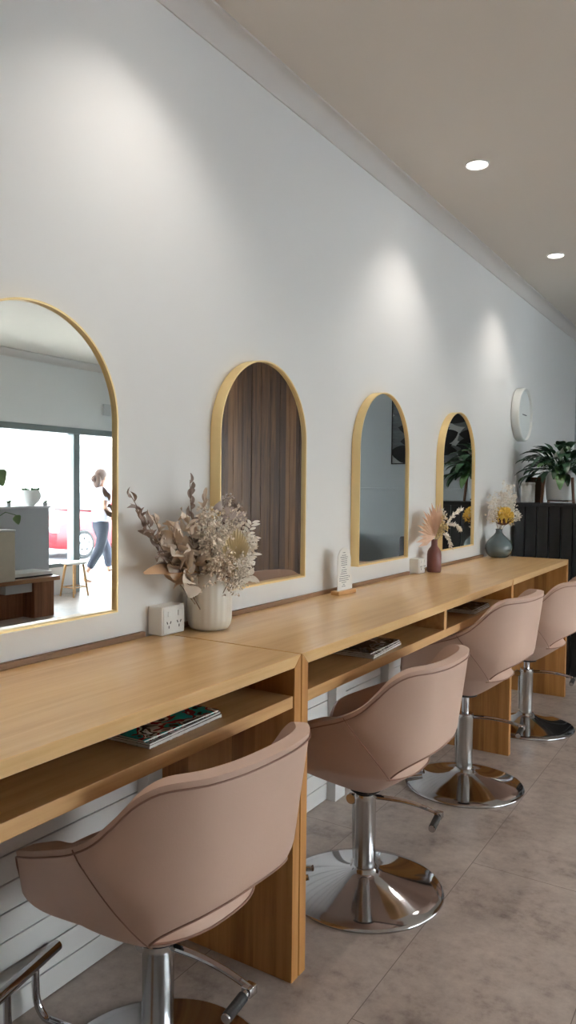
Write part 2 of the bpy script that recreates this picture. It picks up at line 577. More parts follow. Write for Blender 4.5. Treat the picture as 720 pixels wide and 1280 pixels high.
def desk(label, y0, y1, left=True, right=True, shelf=True, div=None):
    o = empty('salon_desk', label, 'desk', (0.0, y0, 0), group='timber styling desks along the mirror wall')
    L = y1 - y0
    t = .036
    X0 = .018
    q0 = [(X0, 0, TZ), (X0, L, TZ), (X0, L - t if right else L, BZ), (X0, t if left else 0, BZ)]
    B().prism(q0, (FX - X0, 0, 0), .0015).build('tabletop', M['top'], o, smooth=False)
    if left:
        B().prism([(X0, 0, TZ - .0005), (X0, t, BZ), (X0, t, 0), (X0, 0, 0)], (FX - X0, 0, 0), .0012).build('end_panel', M['panel'], o, smooth=False)
    if right:
        B().prism([(X0, L, TZ - .0005), (X0, L, 0), (X0, L - t, 0), (X0, L - t, BZ)], (FX - X0, 0, 0), .0012).build('end_panel', M['panel'], o, smooth=False)
    if shelf:
        B().box((X0, t if left else 0, .812), (FX - .005, L - t if right else L, .847), .0015).build('shelf', M['edge'], o, smooth=False)
        B().box((X0, t if left else 0, .847), (X0 + .012, L - t, BZ)).build('back_panel', M['edge'], o, smooth=False)
        if div:
            B().box((X0 + .012, div - y0 - .015, .847), (FX - .006, div - y0 + .015, BZ), .001).build('divider', M['edge'], o, smooth=False)
    return o


D1 = desk('honey timber desk nearest the viewer, holding the near pile of magazines', -.36, 1.868, div=.76)
D2 = desk('honey timber middle desk with a divided shelf and two magazine piles', 1.873, 4.100, div=3.075)
D3 = desk('honey timber desk at the far end, open below without a shelf', 4.101, 5.48, left=False, shelf=False)
# thin dark timber strip between desk top and wall
for y0, y1, lb_ in ((-.36, 1.80, 'dark timber strip along the wall on the nearest desk'), (1.96, 3.96, 'dark timber strip along the wall on the middle desk'), (4.10, 5.30, 'dark timber strip along the wall on the far desk')):
    tag(B().box((.0, y0, TZ - .04), (.0175, y1, TZ + .016), .002).build('timber_upstand', M['upstand'], smooth=False), lb_, 'wall strip', 'timber strips behind the desks')

# ================================================================ MIRRORS
def arch(w_, h, inset=0., n=40):
    r = w_ / 2 - inset
    cy = h - w_ / 2
    pts = [(-r, inset), (r, inset)]
    for i in range(n + 1):
        a = pi * i / n
        pts.append((r * cos(a), cy + r * sin(a)))
    return pts


def arch_mirror(label, y_right):
    W_, H_ = .602, .872
    o = empty('arched_mirror', label, 'mirror', (0.0, y_right - W_ / 2, 1.066), group='gold framed arched mirrors on the white wall')
    b = B()
    d = .047
    outer, inner = arch(W_, H_), arch(W_, H_, .0055)
    n = len(outer)
    rings = [[b.bm.verts.new((x, y, z)) for (y, z) in P] for P, x in ((outer, .001), (outer, d), (inner, d), (inner, .001))]
    for i in range(4):
        A, C = rings[i], rings[(i + 1) % 4]
        for j in range(n):
            k = (j + 1) % n
            b.bm.faces.new((A[j], A[k], C[k], C[j]))
    b.build('frame', M['gold'], o, ang=30)
    B().prism([(.02, y, z) for y, z in arch(W_, H_, .0058)], (.016, 0, 0)).build('mirror_glass', M['mirror'], o, smooth=False)
    return o


arch_mirror('arched gold mirror at the left, cut off by the photo edge, reflecting the shop window', 1.646)
arch_mirror('arched gold mirror above the white vase of dried flowers, reflecting brown timber', 2.752)
arch_mirror('arched gold mirror above the small paper sign, reflecting a grey wall', 3.858)
arch_mirror('farthest arched gold mirror, above the mauve bottle vase, reflecting the dark plant', 4.985)

# ================================================================ CHAIRS
def plan(ph):
    c, s_ = cos(ph), sin(ph)
    a = .300 if c > 0 else .330
    n = 2.5
    return (abs(c / a) ** n + abs(s_ / .298) ** n) ** (-1 / n)


RIM = [(0, .508), (36, .504), (45, .496), (53, .468), (61, .42), (70, .372), (82, .335), (94, .312), (106, .288), (118, .264), (130, .236), (136, .212), (140, .17), (143, .125), (146, .112), (180, .112)]


def smooth_interp(T, x):
    for i in range(len(T) - 1):
        if T[i][0] <= x <= T[i + 1][0]:
            x0, y0 = T[i]; x1, y1 = T[i + 1]
            u = (x - x0) / (x1 - x0)
            m0 = ((y1 - T[i - 1][1]) / (x1 - T[i - 1][0])) if i > 0 else 0
            m1 = ((T[i + 2][1] - y0) / (T[i + 2][0] - x0)) if i + 2 < len(T) else 0
            h = x1 - x0
            return (2 * u ** 3 - 3 * u * u + 1) * y0 + (u ** 3 - 2 * u * u + u) * h * m0 + (-2 * u ** 3 + 3 * u * u) * y1 + (u ** 3 - u * u) * h * m1
    return T[-1][1]


def FB(ph):
    q = abs(math.degrees(ph))
    return .72 if q < 100 else (.72 + .22 * min(1, (q - 100) / 38))


GAPM = .105


def gap(ph):
    q = abs(math.degrees(ph)) / 50
    return GAPM * (1 - q * q) ** .5 if q < 1 else 0.


def flare(ph):
    q = abs(math.degrees(ph))
    return .50 if q < 30 else (.50 - .40 * (q - 30) / 50 if q < 80 else .10)


ZL = .11


def shell_pt(ph, z):
    zz = max(z - ZL, 0)
    q = FB(ph)
    k = min(1, max(0, (abs(math.degrees(ph)) - 48) / 26))
    r = plan(ph) * (q + (1 - q) * min(1, zz / (.12 + .08 * k)) ** (.42 + .2 * k) + flare(ph) * max(0, zz - .05) * .85)
    # slight backward bow near the rim of the back
    return Vector((r * cos(ph), r * sin(ph), z))


SEATZ = .385


def CF(a):
    a = (a + pi) % (2 * pi) - pi
    return FB(a) / .72



def make_chair():
    o = empty('salon_chair', 'x', 'chair', group='tan leather salon chairs at the desks')
    NP, NL, NU = 144, 12, 20
    b = B()
    low, up = [], []
    for i in range(NP):
        ph = -pi + 2 * pi * i / NP
        deg = abs(math.degrees(ph))
        col = []
        for j in range(NL + 1):
            u = j / NL
            r = plan(ph) * (.2 + (FB(ph) - .2) * u)
            col.append(b.bm.verts.new((r * cos(ph), r * sin(ph), ZL * u ** 1.1)))
        low.append(col)
        zr = smooth_interp(RIM, deg)
        zu = min(ZL + gap(ph), zr)
        up.append([b.bm.verts.new(shell_pt(ph, zu + (zr - zu) * j / NU)) for j in range(NU + 1)])
    for i in range(NP):
        k = (i + 1) % NP
        for j in range(NL):
            b.bm.faces.new((low[i][j], low[k][j], low[k][j + 1], low[i][j + 1]))
        pm = abs(math.degrees(-pi + 2 * pi * (i + .5) / NP))
        if pm < 146:
            for j in range(NU):
                b.bm.faces.new((up[i][j], up[k][j], up[k][j + 1], up[i][j + 1]))
    b.bm.faces.new([low[i][0] for i in range(NP)])
    for v in [v for v in b.bm.verts if not v.link_faces]: b.bm.verts.remove(v)
    sh = b.build('shell', M['leather'], o, ang=60, weld=.0006)
    md = sh.modifiers.new('padding', 'SOLIDIFY')
    md.thickness = .034; md.offset = -1; md.use_rim = True
    bv = sh.modifiers.new('soft_edges', 'BEVEL')
    bv.width = .014; bv.segments = 4; bv.limit_method = 'ANGLE'; bv.angle_limit = radians(50)
    # piping along rim
    pts = []
    for i in range(-144, 145, 3):
        ph = radians(i)
        p = shell_pt(ph, smooth_interp(RIM, abs(i)))
        pts.append(p * 1.0 + Vector((cos(ph) * .0005, sin(ph) * .0005, -.015)))
    B().tube(pts, .0022, 6).build('piping', M['leather_seam'], sh)
    for name_, zf, q in (('opening_edge', lambda ph: ZL + gap(ph) + .003, .0008), ('opening_edge', lambda ph: ZL, .0012)):
        pts = []
        for i in range(-49, 50, 2):
            ph = radians(i)
            p = shell_pt(ph, zf(ph))
            pts.append(p + Vector((cos(ph), sin(ph), 0)) * q)
        B().tube(pts, .0028, 6).build(name_, M['leather_seam'], sh)
    # seams from the arm rim to the corners of the lumbar opening
    for s_ in (-1, 1):
        pts = []
        for k in range(25):
            u = k / 24
            deg = 80 - 32 * u
            zz = .334 + (ZL + .006 - .334) * u
            ph = radians(deg) * s_
            p = shell_pt(ph, zz)
            pts.append(p + Vector((cos(ph), sin(ph), 0)) * .0006)
        B().tube(pts, .0016, 6).build('seam', M['leather_seam'], sh)
    # seat cushion
    b = B()
    rings = []
    prof = [(.30, .07), (.52, .085), (.60, .105), (.62, .122), (.60, .14), (.55, .15), (.4, .156), (.0001, .158)]
    for s_, zz in prof:
        rings.append([b.bm.verts.new((plan(2 * pi * i / 72) * s_ * CF(2 * pi * i / 72) * cos(2 * pi * i / 72), plan(2 * pi * i / 72) * s_ * CF(2 * pi * i / 72) * sin(2 * pi * i / 72), zz)) for i in range(72)])
    for i in range(len(rings) - 1):
        for j in range(72):
            k = (j + 1) % 72
            b.bm.faces.new((rings[i][j], rings[i][k], rings[i + 1][k], rings[i + 1][j]))
    b.bm.faces.new(rings[0][::-1])
    b.build('seat_cushion', M['leather'], o, weld=.0003)
    # swivel plate
    B().lathe([(.052, -.012), (.056, -.01), (.056, .004), (0.05, .006)], n=36).build('swivel_plate', M['black'], o)
    B().lathe([(.018, -.40), (.018, 0)], n=24).build('piston', M['chrome'], o)
    for c in o.children: c.location.z = SEATZ
    # fixed underframe
    B().lathe([(.0385, .074), (.0385, .33), (.0395, .332), (.0395, .352), (.036, .356), (.02, .357)], n=40).build('column', M['steel'], o)
    bs = B().lathe([(.283, 0), (.286, .004), (.284, .009), (.275, .014), (.24, .0205), (.19, .031), (.14, .043), (.1, .055), (.07, .065), (.055, .071), (.048, .077), (.0455, .084), (.042, .088), (.038, .089)], n=72).build('base', M['chrome'], o, ang=60)
    # locking bolt on the column
    hb = B()
    Mr = Matrix.Rotation(pi / 2, 4, 'X')
    hb.lathe([(.0, -.008), (.018, -.008), (.02, -.005), (.02, .005), (.018, .008), (0, .008)], c=(-.055, .0, .318), n=24, cap=False, M=Mr)
    hb.box((-.05, -.006, .305), (-.03, .006, .331), .002)
    hb.tube([(-.045, 0, .31), (-.046, 0, .2), (-.042, 0, .1)], .005, 8)
    hb.build('locking_bolt', M['steel'], o)
    # pump lever with grip
    pts = []
    for k in range(15):
        u = k / 14
        pts.append((.03 + .245 * u, .012, .338 + .018 * sin(pi * u * .8) - .018 * u))
    lv = B().tube(pts, [.0095 - .002 * k / 14 for k in range(15)], 10).box((.258, -.002, .316), (.284, .026, .338), .003).build('pump_lever', M['chrome'], o)
    B().tube([(.272, .002, .327), (.274, -.018, .324)], .0085, 12).build('grip_core', M['chrome'], lv)
    B().tube([(.273, -.012, .325), (.276, -.072, .314)], .0125, 14).build('grip', M['rubber'], lv)
    B().tube([(.276, -.071, .314), (.277, -.078, .313)], .0115, 14).build('grip_cap', M['chrome'], lv)
    # footrest
    fb = B()
    for s_ in (-.055, .055):
        P = [(-.2, s_ * .6, .03), (-.28, s_ * .9, .018), (-.355, s_, .018)]
        for k in range(1, 9):
            a = pi / 2 * k / 8
            P.append((-.355 - .05 * sin(a), s_, .018 + .07 * (1 - cos(a))))
        P.append((-.406, s_, .135)); P.append((-.407, s_, .152))
        fb.tube(P, .0105, 12)
    fr = fb.build('footrest_tubes', M['chrome'], o)
    B().tube([(-.407, -.155, .157), (-.407, .15, .157)], .0155, 16).build('footrest_bar', M['chrome'], fr)
    fr.rotation_euler = (0, 0, radians(15))
    return o


chair0 = make_chair()
CH = [((.474, 1.354), radians(-3), -.015, 'tan leather salon chair nearest the viewer, at the near desk'),
      ((.505, 2.422), radians(2), -.01, 'tan leather salon chair just beyond the first desk panel, second from the viewer'),
      ((.490, 3.552), radians(0), .07, 'tan leather salon chair raised higher, third from the viewer'),
      ((.501, 4.653), radians(0), .03, 'farthest tan leather salon chair, cut off by the right photo edge')]
for i, ((x, y), rz, dz, lb_) in enumerate(CH):
    c = chair0 if i == 0 else copy_tree(chair0)
    c.location = (x, y, 0)
    c.rotation_euler = (0, 0, rz)
    c['label'] = lb_
    if True:
        for ch in c.children:
            if ch.name.split('.')[0] in ('shell', 'seat_cushion', 'swivel_plate', 'piston'):
                ch.location.z = SEATZ + dz

# ================================================================ THINGS ON THE DESKS
def power_box(label, x, y, w_=.112, h=.094, d=.062):
    o = empty('power_outlet_box', label, 'power point', (x, y, TZ + .0008), group='double power points on the wall')
    B().box((0, 0, 0), (d, w_, h), .004).build('housing', M['white_pl'], o, smooth=False)
    B().box((d, .006, .005), (d + .003, w_ - .006, h - .005), .001).build('face_plate', M['white_pl'], o, smooth=False)
    for s_ in (.03, .08):
        B().box((d + .003, s_ - .007, .06), (d + .0065, s_ + .007, .078), .0015).build('switch', M['white_pl'], o, smooth=False)
        k = B()
        for a, (dy, dz) in ((.5, (-.008, .006)), (-.5, (.008, .006)), (0, (0, -.008))):
            R = Matrix.Translation((d + .0034, s_ + dy, .034 + dz)) @ Matrix.Rotation(a, 4, 'X')
            k.box((-.0006, -.0015, -.0045), (.0006, .0015, .0045), M=R)
        k.build('socket_slots', M['dark_hole'], o, smooth=False)
    return o


power_box('white double power point box at the near end, left of the white vase', 0.001, 1.826)
power_box('small white power point box beside the mauve bottle vase', 0.001, 3.985, .095, .085, .058)

# ribbed white vase
VP = Vector((.096, 2.03, TZ))
vz = empty('white_vase', 'ivory ribbed cylinder vase holding the big dried bouquet', 'vase', VP)
rib = lambda a, z_: .008 * cos(22 * a) * (1 if .03 < z_ < .185 else .3)
B().lathe([(0, .0), (.052, 0), (.064, .004), (.072, .016), (.0755, .035), (.077, .07), (.077, .19), (.0765, .1935), (.0745, .194), (.073, .19), (.073, .04), (.06, .02), (0, .02)], n=132, cap=False, rib=rib).build('body', M['ceramic'], vz, ang=60)


def stem(b, p0, p1, bend=(0, 0, 0), r=.0018, n=8):
    p0, p1, bend = Vector(p0), Vector(p1), Vector(bend)
    pts = []
    for i in range(n + 1):
        t = i / n
        pts.append(p0.lerp(p1, t) + bend * (4 * t * (1 - t)))
    b.tube(pts, [r * (1 - .5 * i / n) for i in range(n + 1)], 5)
    return pts


def path_at(pts, t):
    k = t * (len(pts) - 1)
    i = min(int(k), len(pts) - 2)
    return pts[i].lerp(pts[i + 1], k - i), (pts[i + 1] - pts[i]).normalized()


def rvec(r):
    while True:
        v = Vector((r.uniform(-1, 1), r.uniform(-1, 1), r.uniform(-1, 1)))
        if .1 < v.length < 1: return v.normalized()


def sprig(name, label, cat, group, base, tip, m, seed, kind, bend=(0, 0, .02), n=16, L=.045, W=.03, t0=.35, xmin=.02):
    """a dried stem with leaves / tiny flowers as one thing; parts: stem, leaves"""
    r = R_(seed)
    root = empty(name, label, cat, base, group=group)
    base = Vector(base)
    sb = B()
    pts = stem(sb, (0, 0, 0), Vector(tip) - base, bend)
    lf = B()
    for i in range(n):
        t = t0 + (1 - t0) * (i + r.random() * .6) / n
        t = min(t, 1)
        p, d = path_at(pts, t)
        if kind == 'round':
            a = rvec(r); a = (a - d * a.dot(d)).normalized()
            dd = (a + d * .7).normalized()
            k = (.75 + .5 * r.random()) * (1.15 - .55 * t)
            lf.leaf(p, dd, rvec(r), L * k, W * k, curl=r.uniform(-.2, 1.2), fold=r.uniform(.05, .5), n=5)
        elif kind == 'bud':
            a = rvec(r); dd = (a * .6 + d).normalized()
            k = 1.1 - .5 * t
            lf.leaf(p, dd, rvec(r), L * k, W * k * .5, curl=r.uniform(.2, 1.4), fold=.5, n=5)
        elif kind == 'ruscus':
            s_ = 1 if i % 2 else -1
            a = d.cross(Vector((.5, -.7, .3))).normalized() * s_
            dd = (a + d * .8).normalized()
            lf.leaf(p, dd, Vector((.4, -.7, .5)), L * r.uniform(.7, 1.1), W * .45, curl=r.uniform(-.2, .6), n=5)
        elif kind == 'filler':
            # branching florets
            for q in range(5):
                a = rvec(r)
                e = p + (a + d * .6).normalized() * L * r.uniform(.3, 1.0)
                lf.tube([p, (p + e) / 2 + rvec(r) * .003, e], [.0007, .0006, .0005], 3)
                for _ in range(4):
                    c = e + rvec(r) * .006
                    lf.leaf(c, (rvec(r) + a).normalized(), rvec(r), W * r.uniform(.35, .7), W * .38, curl=.7, fold=.3, n=3)
        elif kind == 'dots':
            for q in range(3):
                a = rvec(r)
                e = p + (a + d * .8).normalized() * L * r.uniform(.4, 1.0)
                lf.tube([p, e], .0006, 3)
                lf.sphere(e, W * r.uniform(.12, .2), 6, 5)
    # keep everything clear of the wall
    for v in lf.bm.verts:
        if v.co.x + base.x < xmin: v.co.x = xmin - base.x + (xmin - v.co.x - base.x) * .05
    for v in sb.bm.verts:
        if v.co.x + base.x < xmin: v.co.x = xmin - base.x
    sb.build('stem', M['stem'], root)
    lf.build('leaves' if kind not in ('filler', 'dots') else 'florets', m, root, ang=80)
    return root


rim = lambda a, q=.055: (VP.x + q * cos(a), VP.y + q * sin(a), VP.z + .165)
inn = lambda: VP + Vector((0, 0, .06))
rs = R_(11)


def inv(dx=0., dy=0.):
    return (VP.x + dx, VP.y + dy, VP.z + .03)


g = 'dried eucalyptus stems in the white vase'
EU = [((.085, 1.655, 1.425), 'bud', 'euc_dark', 'dried stem of dark curled leaves, leaning farthest left to the wall'),
      ((.075, 1.69, 1.375), 'bud', 'euc_dark', 'dried stem of small dark leaves, below the farthest left tip'),
      ((.10, 1.74, 1.36), 'bud', 'euc', 'dried stem of broad brown leaves on the upper left of the bouquet'),
      ((.12, 1.80, 1.33), 'round', 'euc', 'dried stem of broad brown leaves at the middle left of the bouquet'),
      ((.13, 1.80, 1.30), 'round', 'euc', 'dried stem of pale broad leaves low on the left of the bouquet'),
      ((.10, 1.90, 1.36), 'round', 'euc', 'dried stem of broad leaves behind the pink florets'),
      ((.085, 1.935, 1.47), 'bud', 'euc_dark', 'dried stem with the tallest dark upright tip of the bouquet'),
      ((.12, 1.98, 1.42), 'bud', 'euc', 'dried upright leafy stem just right of the tallest tip'),
      ((.13, 2.06, 1.37), 'round', 'euc_dark', 'dried stem of grey leaves in the middle of the bouquet'),
      ((.10, 2.17, 1.37), 'round', 'euc_dark', 'dried stem of grey leaves on the right of the bouquet')]
for i, (tip, k, m_, lb_) in enumerate(EU):
    sprig('dried_leaf_stem', lb_, 'dried flower stem', g, inv(rs.uniform(-.03, .03), rs.uniform(-.04, .03)), tip, M[m_], 20 + i, k, (rs.uniform(-.01, .02), -.02, -.01), n=18 if k == 'round' else 16, L=.075 if k == 'round' else .06, W=.062 if k == 'round' else .05, t0=.45)
g = 'dried pink floret sprigs in the white vase'
for i, tip in enumerate([(.15, 1.99, 1.33), (.19, 1.98, 1.27), (.17, 2.05, 1.30), (.20, 2.04, 1.23), (.16, 2.12, 1.29), (.19, 2.10, 1.24), (.12, 2.0, 1.36), (.12, 2.14, 1.36), (.2, 2.0, 1.21), (.14, 2.15, 1.26), (.2, 1.95, 1.24), (.17, 1.93, 1.30), (.22, 2.06, 1.19), (.15, 1.95, 1.36), (.14, 2.08, 1.37), (.21, 2.08, 1.27)]):
    sprig('dried_floret_sprig', 'dried pinkish cream floret sprig clustered in the middle of the white vase bouquet', 'dried flower stem', g, inv(rs.uniform(-.03, .03), rs.uniform(-.03, .03)), tip, M['filler'] if i % 3 else M['cream'], 60 + i, 'filler', (0, 0, .01), n=14, L=.05, W=.022, t0=.55)
g = 'bleached ruscus sprigs at the right of the white vase bouquet'
for i, (tip, lb_) in enumerate([((.14, 2.22, 1.325), 'bleached white leafy sprig reaching farthest right over the mirror'), ((.165, 2.185, 1.27), 'bleached white leafy sprig on the right side of the bouquet'), ((.18, 2.16, 1.215), 'bleached white leafy sprig low on the right of the bouquet'), ((.19, 2.15, 1.14), 'bleached white leafy sprig drooping over the right vase rim')]):
    sprig('bleached_leaf_sprig', lb_, 'dried flower stem', g, inv(rs.uniform(-.02, .03), rs.uniform(0, .04)), tip, M['cream'], 90 + i, 'ruscus', (0, 0, .04 if i == 3 else .01), n=22, L=.034, W=.026, t0=.5)
for i, tip in enumerate([(.12, 2.10, 1.40), (.10, 2.13, 1.415)]):
    sprig('dried_seed_sprig', 'dried sprig of tiny brown seed heads standing up before the mirror frame', 'dried flower stem', 'seed sprigs in the white vase', inv(.01, .02), tip, M['euc_dark'], 120 + i, 'dots', n=14, L=.035, W=.024, t0=.6)
o = empty('dried_fan_leaf', 'pleated straw coloured fan leaf at the right front of the bouquet', 'dried flower stem', inv(.03, -.05))
b = B(); stem(b, (0, 0, 0), (.07, .045, .16)); b.build('stem', M['stem'], o)
b = B()
for k in range(13):
    a = radians(-26 + 52 * k / 12)
    d = Vector((.35 * sin(a) + .1, sin(a) * .9, cos(a)))
    b.leaf((.07, .045, .15), d, (1, -1, .1), .17 - .05 * abs(k - 6) / 6, .018, -.1, .35, n=4, prof=lambda t: .3 + .7 * t if t < .85 else 1.0 - (t - .85) * 4)
b.build('fan_blade', M['fan'], o)
o = empty('tan_broad_leaf', 'long tan pointed leaf sticking out low on the left of the bouquet', 'dried flower stem', inv(-.01, -.03))
b = B(); stem(b, (0, 0, 0), (.03, -.06, .175)); b.build('stem', M['stem'], o)
b = B(); b.leaf((.03, -.06, .17), (.0, -1, .12), (.4, -.2, 1), .25, .075, .1, .2, n=8); b.build('leaf_blade', M['tanleaf'], o)
o = empty('brown_grass_tuft', 'small dark brown seed tuft at the centre front of the white vase', 'dried flower stem', inv(.03, 0))
b = B(); stem(b, (0, 0, 0), (.045, -.005, .16)); b.build('stem', M['stem'], o)
b = B(); r = R_(3)
for k in range(60):
    d = (Vector((.3, 0, 1)) + rvec(r) * .5)
    b.leaf((.045, -.005, .13 + .06 * r.random()), d, rvec(r), .035, .008, .5, .3, n=3)
b.build('tuft', mat('brown_tuft', '#7a563e', .8, noise=.2, nscale=30), o)

# paper sign on a wooden foot
o = empty('paper_sign_stand', 'small white arched paper sign on a wooden block, below the third mirror', 'sign', (.078, 3.045, TZ), rz=radians(-4))
B().box((-.022, -.075, 0), (.022, .075, .018), .002).build('wooden_foot', M['edge'], o, smooth=False)
card = [(.0, y, z_ + .012) for y, z_ in arch(.112, .20, 0, 24)]
cd = B().prism(card, (.0025, 0, 0)).build('card', M['paper'], o, smooth=False)
# rows of printed words (illegible small print in the photo)
b = B(); r = R_(8)
rows = [(.188, .02), (.176, .035), (.167, .06), (.158, .045), (.149, .05), (.14, .042), (.131, .046), (.12, .022), (.109, .04), (.10, .044), (.091, .056), (.08, .07), (.07, .076), (.061, .074), (.052, .034), (.042, .014), (.034, .03)]
for z_, ln in rows:
    y = -ln / 2 - .004
    while y < ln / 2 - .004:
        q = r.uniform(.003, .009)
        b.box((.0026, y, z_), (.0029, min(y + q, ln / 2), z_ + .0026))
        y += q + .0018
b.box((.0026, .041, .072), (.0029, .0435, .082))
b.build('printed_words', M['ink'], cd, smooth=False)
c2 = [(-.004, y + .052, z_ + .012) for y, z_ in arch(.05, .078, 0, 16)]
B().prism(c2, (.0022, 0, 0)).build('small_card', M['paper'], o, smooth=False)

# mauve bottle vase with dried flowers
MV = Vector((.085, 4.155, TZ))
o = empty('bottle_vase', 'slim mauve bottle vase holding a peach palm fan', 'vase', MV)
B().lathe([(0, 0), (.037, 0), (.041, .005), (.0415, .02), (.0415, .10), (.039, .12), (.030, .137), (.021, .148), (.018, .158), (.0175, .185), (.019, .19), (.016, .19), (.014, .185), (.014, .15), (0, .14)], n=40, cap=False).build('body', M['mauve'], o, ang=60)
MT = MV + Vector((0, 0, .15))
o = empty('palm_fan', 'dried peach coloured palm fan in the mauve bottle vase', 'dried flower stem', MT)
b = B(); stem(b, (0, 0, 0), (.012, -.03, .065)); b.build('stem', M['stem'], o)
b = B()
for k in range(15):
    a = radians(-105 + 120 * k / 14)
    d = Vector((.22 * sin(a) + .12, sin(a) * .95, cos(a)))
    b.leaf((.012, -.03, .06), d, (1, -.8, .1), .185 + .02 * sin(k * 2.1), .034, .12, .5, n=6, prof=lambda t: (.2 + .8 * t) if t < .6 else max(.02, 1 - (t - .6) * 2.4))
b.build('fan_blade', M['peach'], o)
sprig('straw_flower_sprig', 'cream straw flowers beside the peach palm fan', 'dried flower stem', 'straw flowers in the mauve bottle', MT, MT + Vector((.03, .02, .17)), M['straw'], 201, 'filler', n=14, L=.035, W=.018, t0=.3)
sprig('straw_flower_sprig', 'cream straw flowers low at the neck of the mauve bottle', 'dried flower stem', 'straw flowers in the mauve bottle', MT, MT + Vector((.045, .03, .12)), M['straw'], 202, 'filler', n=14, L=.032, W=.018, t0=.3)
sprig('straw_flower_sprig', 'cream straw flowers reaching up before the farthest mirror frame', 'dried flower stem', 'straw flowers in the mauve bottle', MT, MT + Vector((.02, .08, .19)), M['cream'], 203, 'filler', n=12, L=.035, W=.016, t0=.4)
for lb_, tip, bend in (('white feathery plume pointing right across the farthest mirror, upper', (.05, .30, .21), (0, 0, .03)), ('white feathery plume curling right across the farthest mirror, lower', (.05, .30, .085), (0, 0, .075)), ('short white feathery plume drooping right of the mauve bottle', (.045, .15, -.005), (0, .01, .07))):
    r = R_(len(lb_))
    o = empty('feather_plume', lb_, 'dried flower stem', MT, group='white plumes in the mauve bottle')
    sb = B(); pts = stem(sb, (0, 0, 0), tip, bend, n=14); sb.build('stem', M['stem'], o)
    b = B()
    for k in range(90):
        t = .45 + .55 * k / 89
        p, d = path_at(pts, t)
        a = rvec(r)
        b.leaf(p, (d * 1.3 + a * .7), rvec(r), .03, .007, .4, .2, n=3)
    b.build('plume', M['cream'], o)

# round teal vase with yellow bloom
TV = Vector((.115, 5.33, TZ))
o = empty('round_vase', 'round teal glazed vase at the far desk end with a yellow bloom', 'vase', TV)
B().lathe([(0, 0), (.05, 0), (.068, .006), (.086, .03), (.095, .06), (.093, .088), (.08, .115), (.058, .14), (.036, .16), (.024, .176), (.021, .192), (.025, .202), (.022, .203), (.017, .19), (.017, .17), (0, .16)], n=48, cap=False).build('body', M['teal'], o, ang=60)
TT = TV + Vector((0, 0, .17))
o = empty('yellow_bloom', 'large mustard yellow flower head in the teal vase', 'dried flower stem', TT)
b = B(); stem(b, (0, 0, 0), (.02, 0, .09)); b.build('stem', M['stem'], o)
b = B(); r = R_(31)
for k in range(260):
    v = rvec(r)
    if v.z < -.55: continue
    b.leaf(Vector((.025, 0, .115)) + v * .05, (v + Vector((0, 0, .25))), rvec(r), .034, .016, .5, .3, n=3)
b.sphere((.025, 0, .115), .055, 16, 12)
b.build('petals', M['yellow'], o)
b = B()
for k in range(16):
    a = 2 * pi * k / 16
    b.leaf((.025 + .02 * cos(a), .02 * sin(a), .06), (cos(a), sin(a), .55), (0, 0, 1), .085, .022, -.3, .2, n=4)
b.build('bracts', mat('dark_bract', '#5d3a30', .8), o)
for i, (tip, lb_) in enumerate([((.03, .10, .33), 'tall white fluffy sprig above the yellow bloom'), ((.05, .16, .26), 'white fluffy sprig right of the yellow bloom'), ((.05, .17, .17), 'white fluffy sprig low right of the yellow bloom'), ((.0, .05, .27), 'white fluffy sprig behind the yellow bloom'), ((-.03, -.07, .24), 'white fluffy sprig against the wall left of the yellow bloom'), ((-.02, -.1, .14), 'white fluffy sprig low left of the yellow bloom'), ((.07, .20, .12), 'white fluffy sprig drooping toward the black slats')]):
    sprig('white_fluffy_sprig', lb_, 'dried flower stem', 'white sprigs in the teal vase', TT, TT + Vector(tip), M['cream'], 300 + i, 'filler', (0, 0, .02), n=16, L=.05, W=.024, t0=.4)

# magazines
def mag_mat(name, cols, seed):
    m = bpy.data.materials.new(name)
    m.use_nodes = True
    nt = m.node_tree
    L = nt.links.new
    bs = nt.nodes['Principled BSDF']
    bs.inputs['Roughness'].default_value = .25
    tc = nt.nodes.new('ShaderNodeTexCoord')
    mp = nt.nodes.new('ShaderNodeMapping'); mp.inputs['Location'].default_value = (seed, seed * .7, 0)
    v = nt.nodes.new('ShaderNodeTexNoise'); v.inputs['Scale'].default_value = 11; v.inputs['Detail'].default_value = 2; v.inputs['Distortion'].default_value = 1.2
    r = nt.nodes.new('ShaderNodeValToRGB'); r.color_ramp.interpolation = 'CONSTANT'
    e = r.color_ramp.elements
    e[0].position = 0; e[0].color = lin(cols[0])
    e[1].position = .36; e[1].color = lin(cols[1])
    for i, c in enumerate(cols[2:]):
        q = e.new(.43 + .065 * i); q.color = lin(c)
    L(tc.outputs['Object'], mp.inputs[0]); L(mp.outputs[0], v.inputs[0]); L(v.outputs[0], r.inputs[0]); L(r.outputs[0], bs.inputs['Base Color'])
    return m


MAGC = [mag_mat('bright_cover', ['#20181a', '#2ea39a', '#8a2e2e', '#c8b8a4', '#3a3433', '#d9d6cc', '#7f3f3a', '#e8c84a'], 1.3),
        mag_mat('pale_cover', ['#40383a', '#b9aca5', '#6d5a58', '#d6d0ca', '#8a7f7c', '#3a3338'], 4.1),
        mag_mat('dark_cover', ['#1c1a1e', '#3f3539', '#857a78', '#2a2529', '#b3a9a4', '#574a4a'], 7.7)]


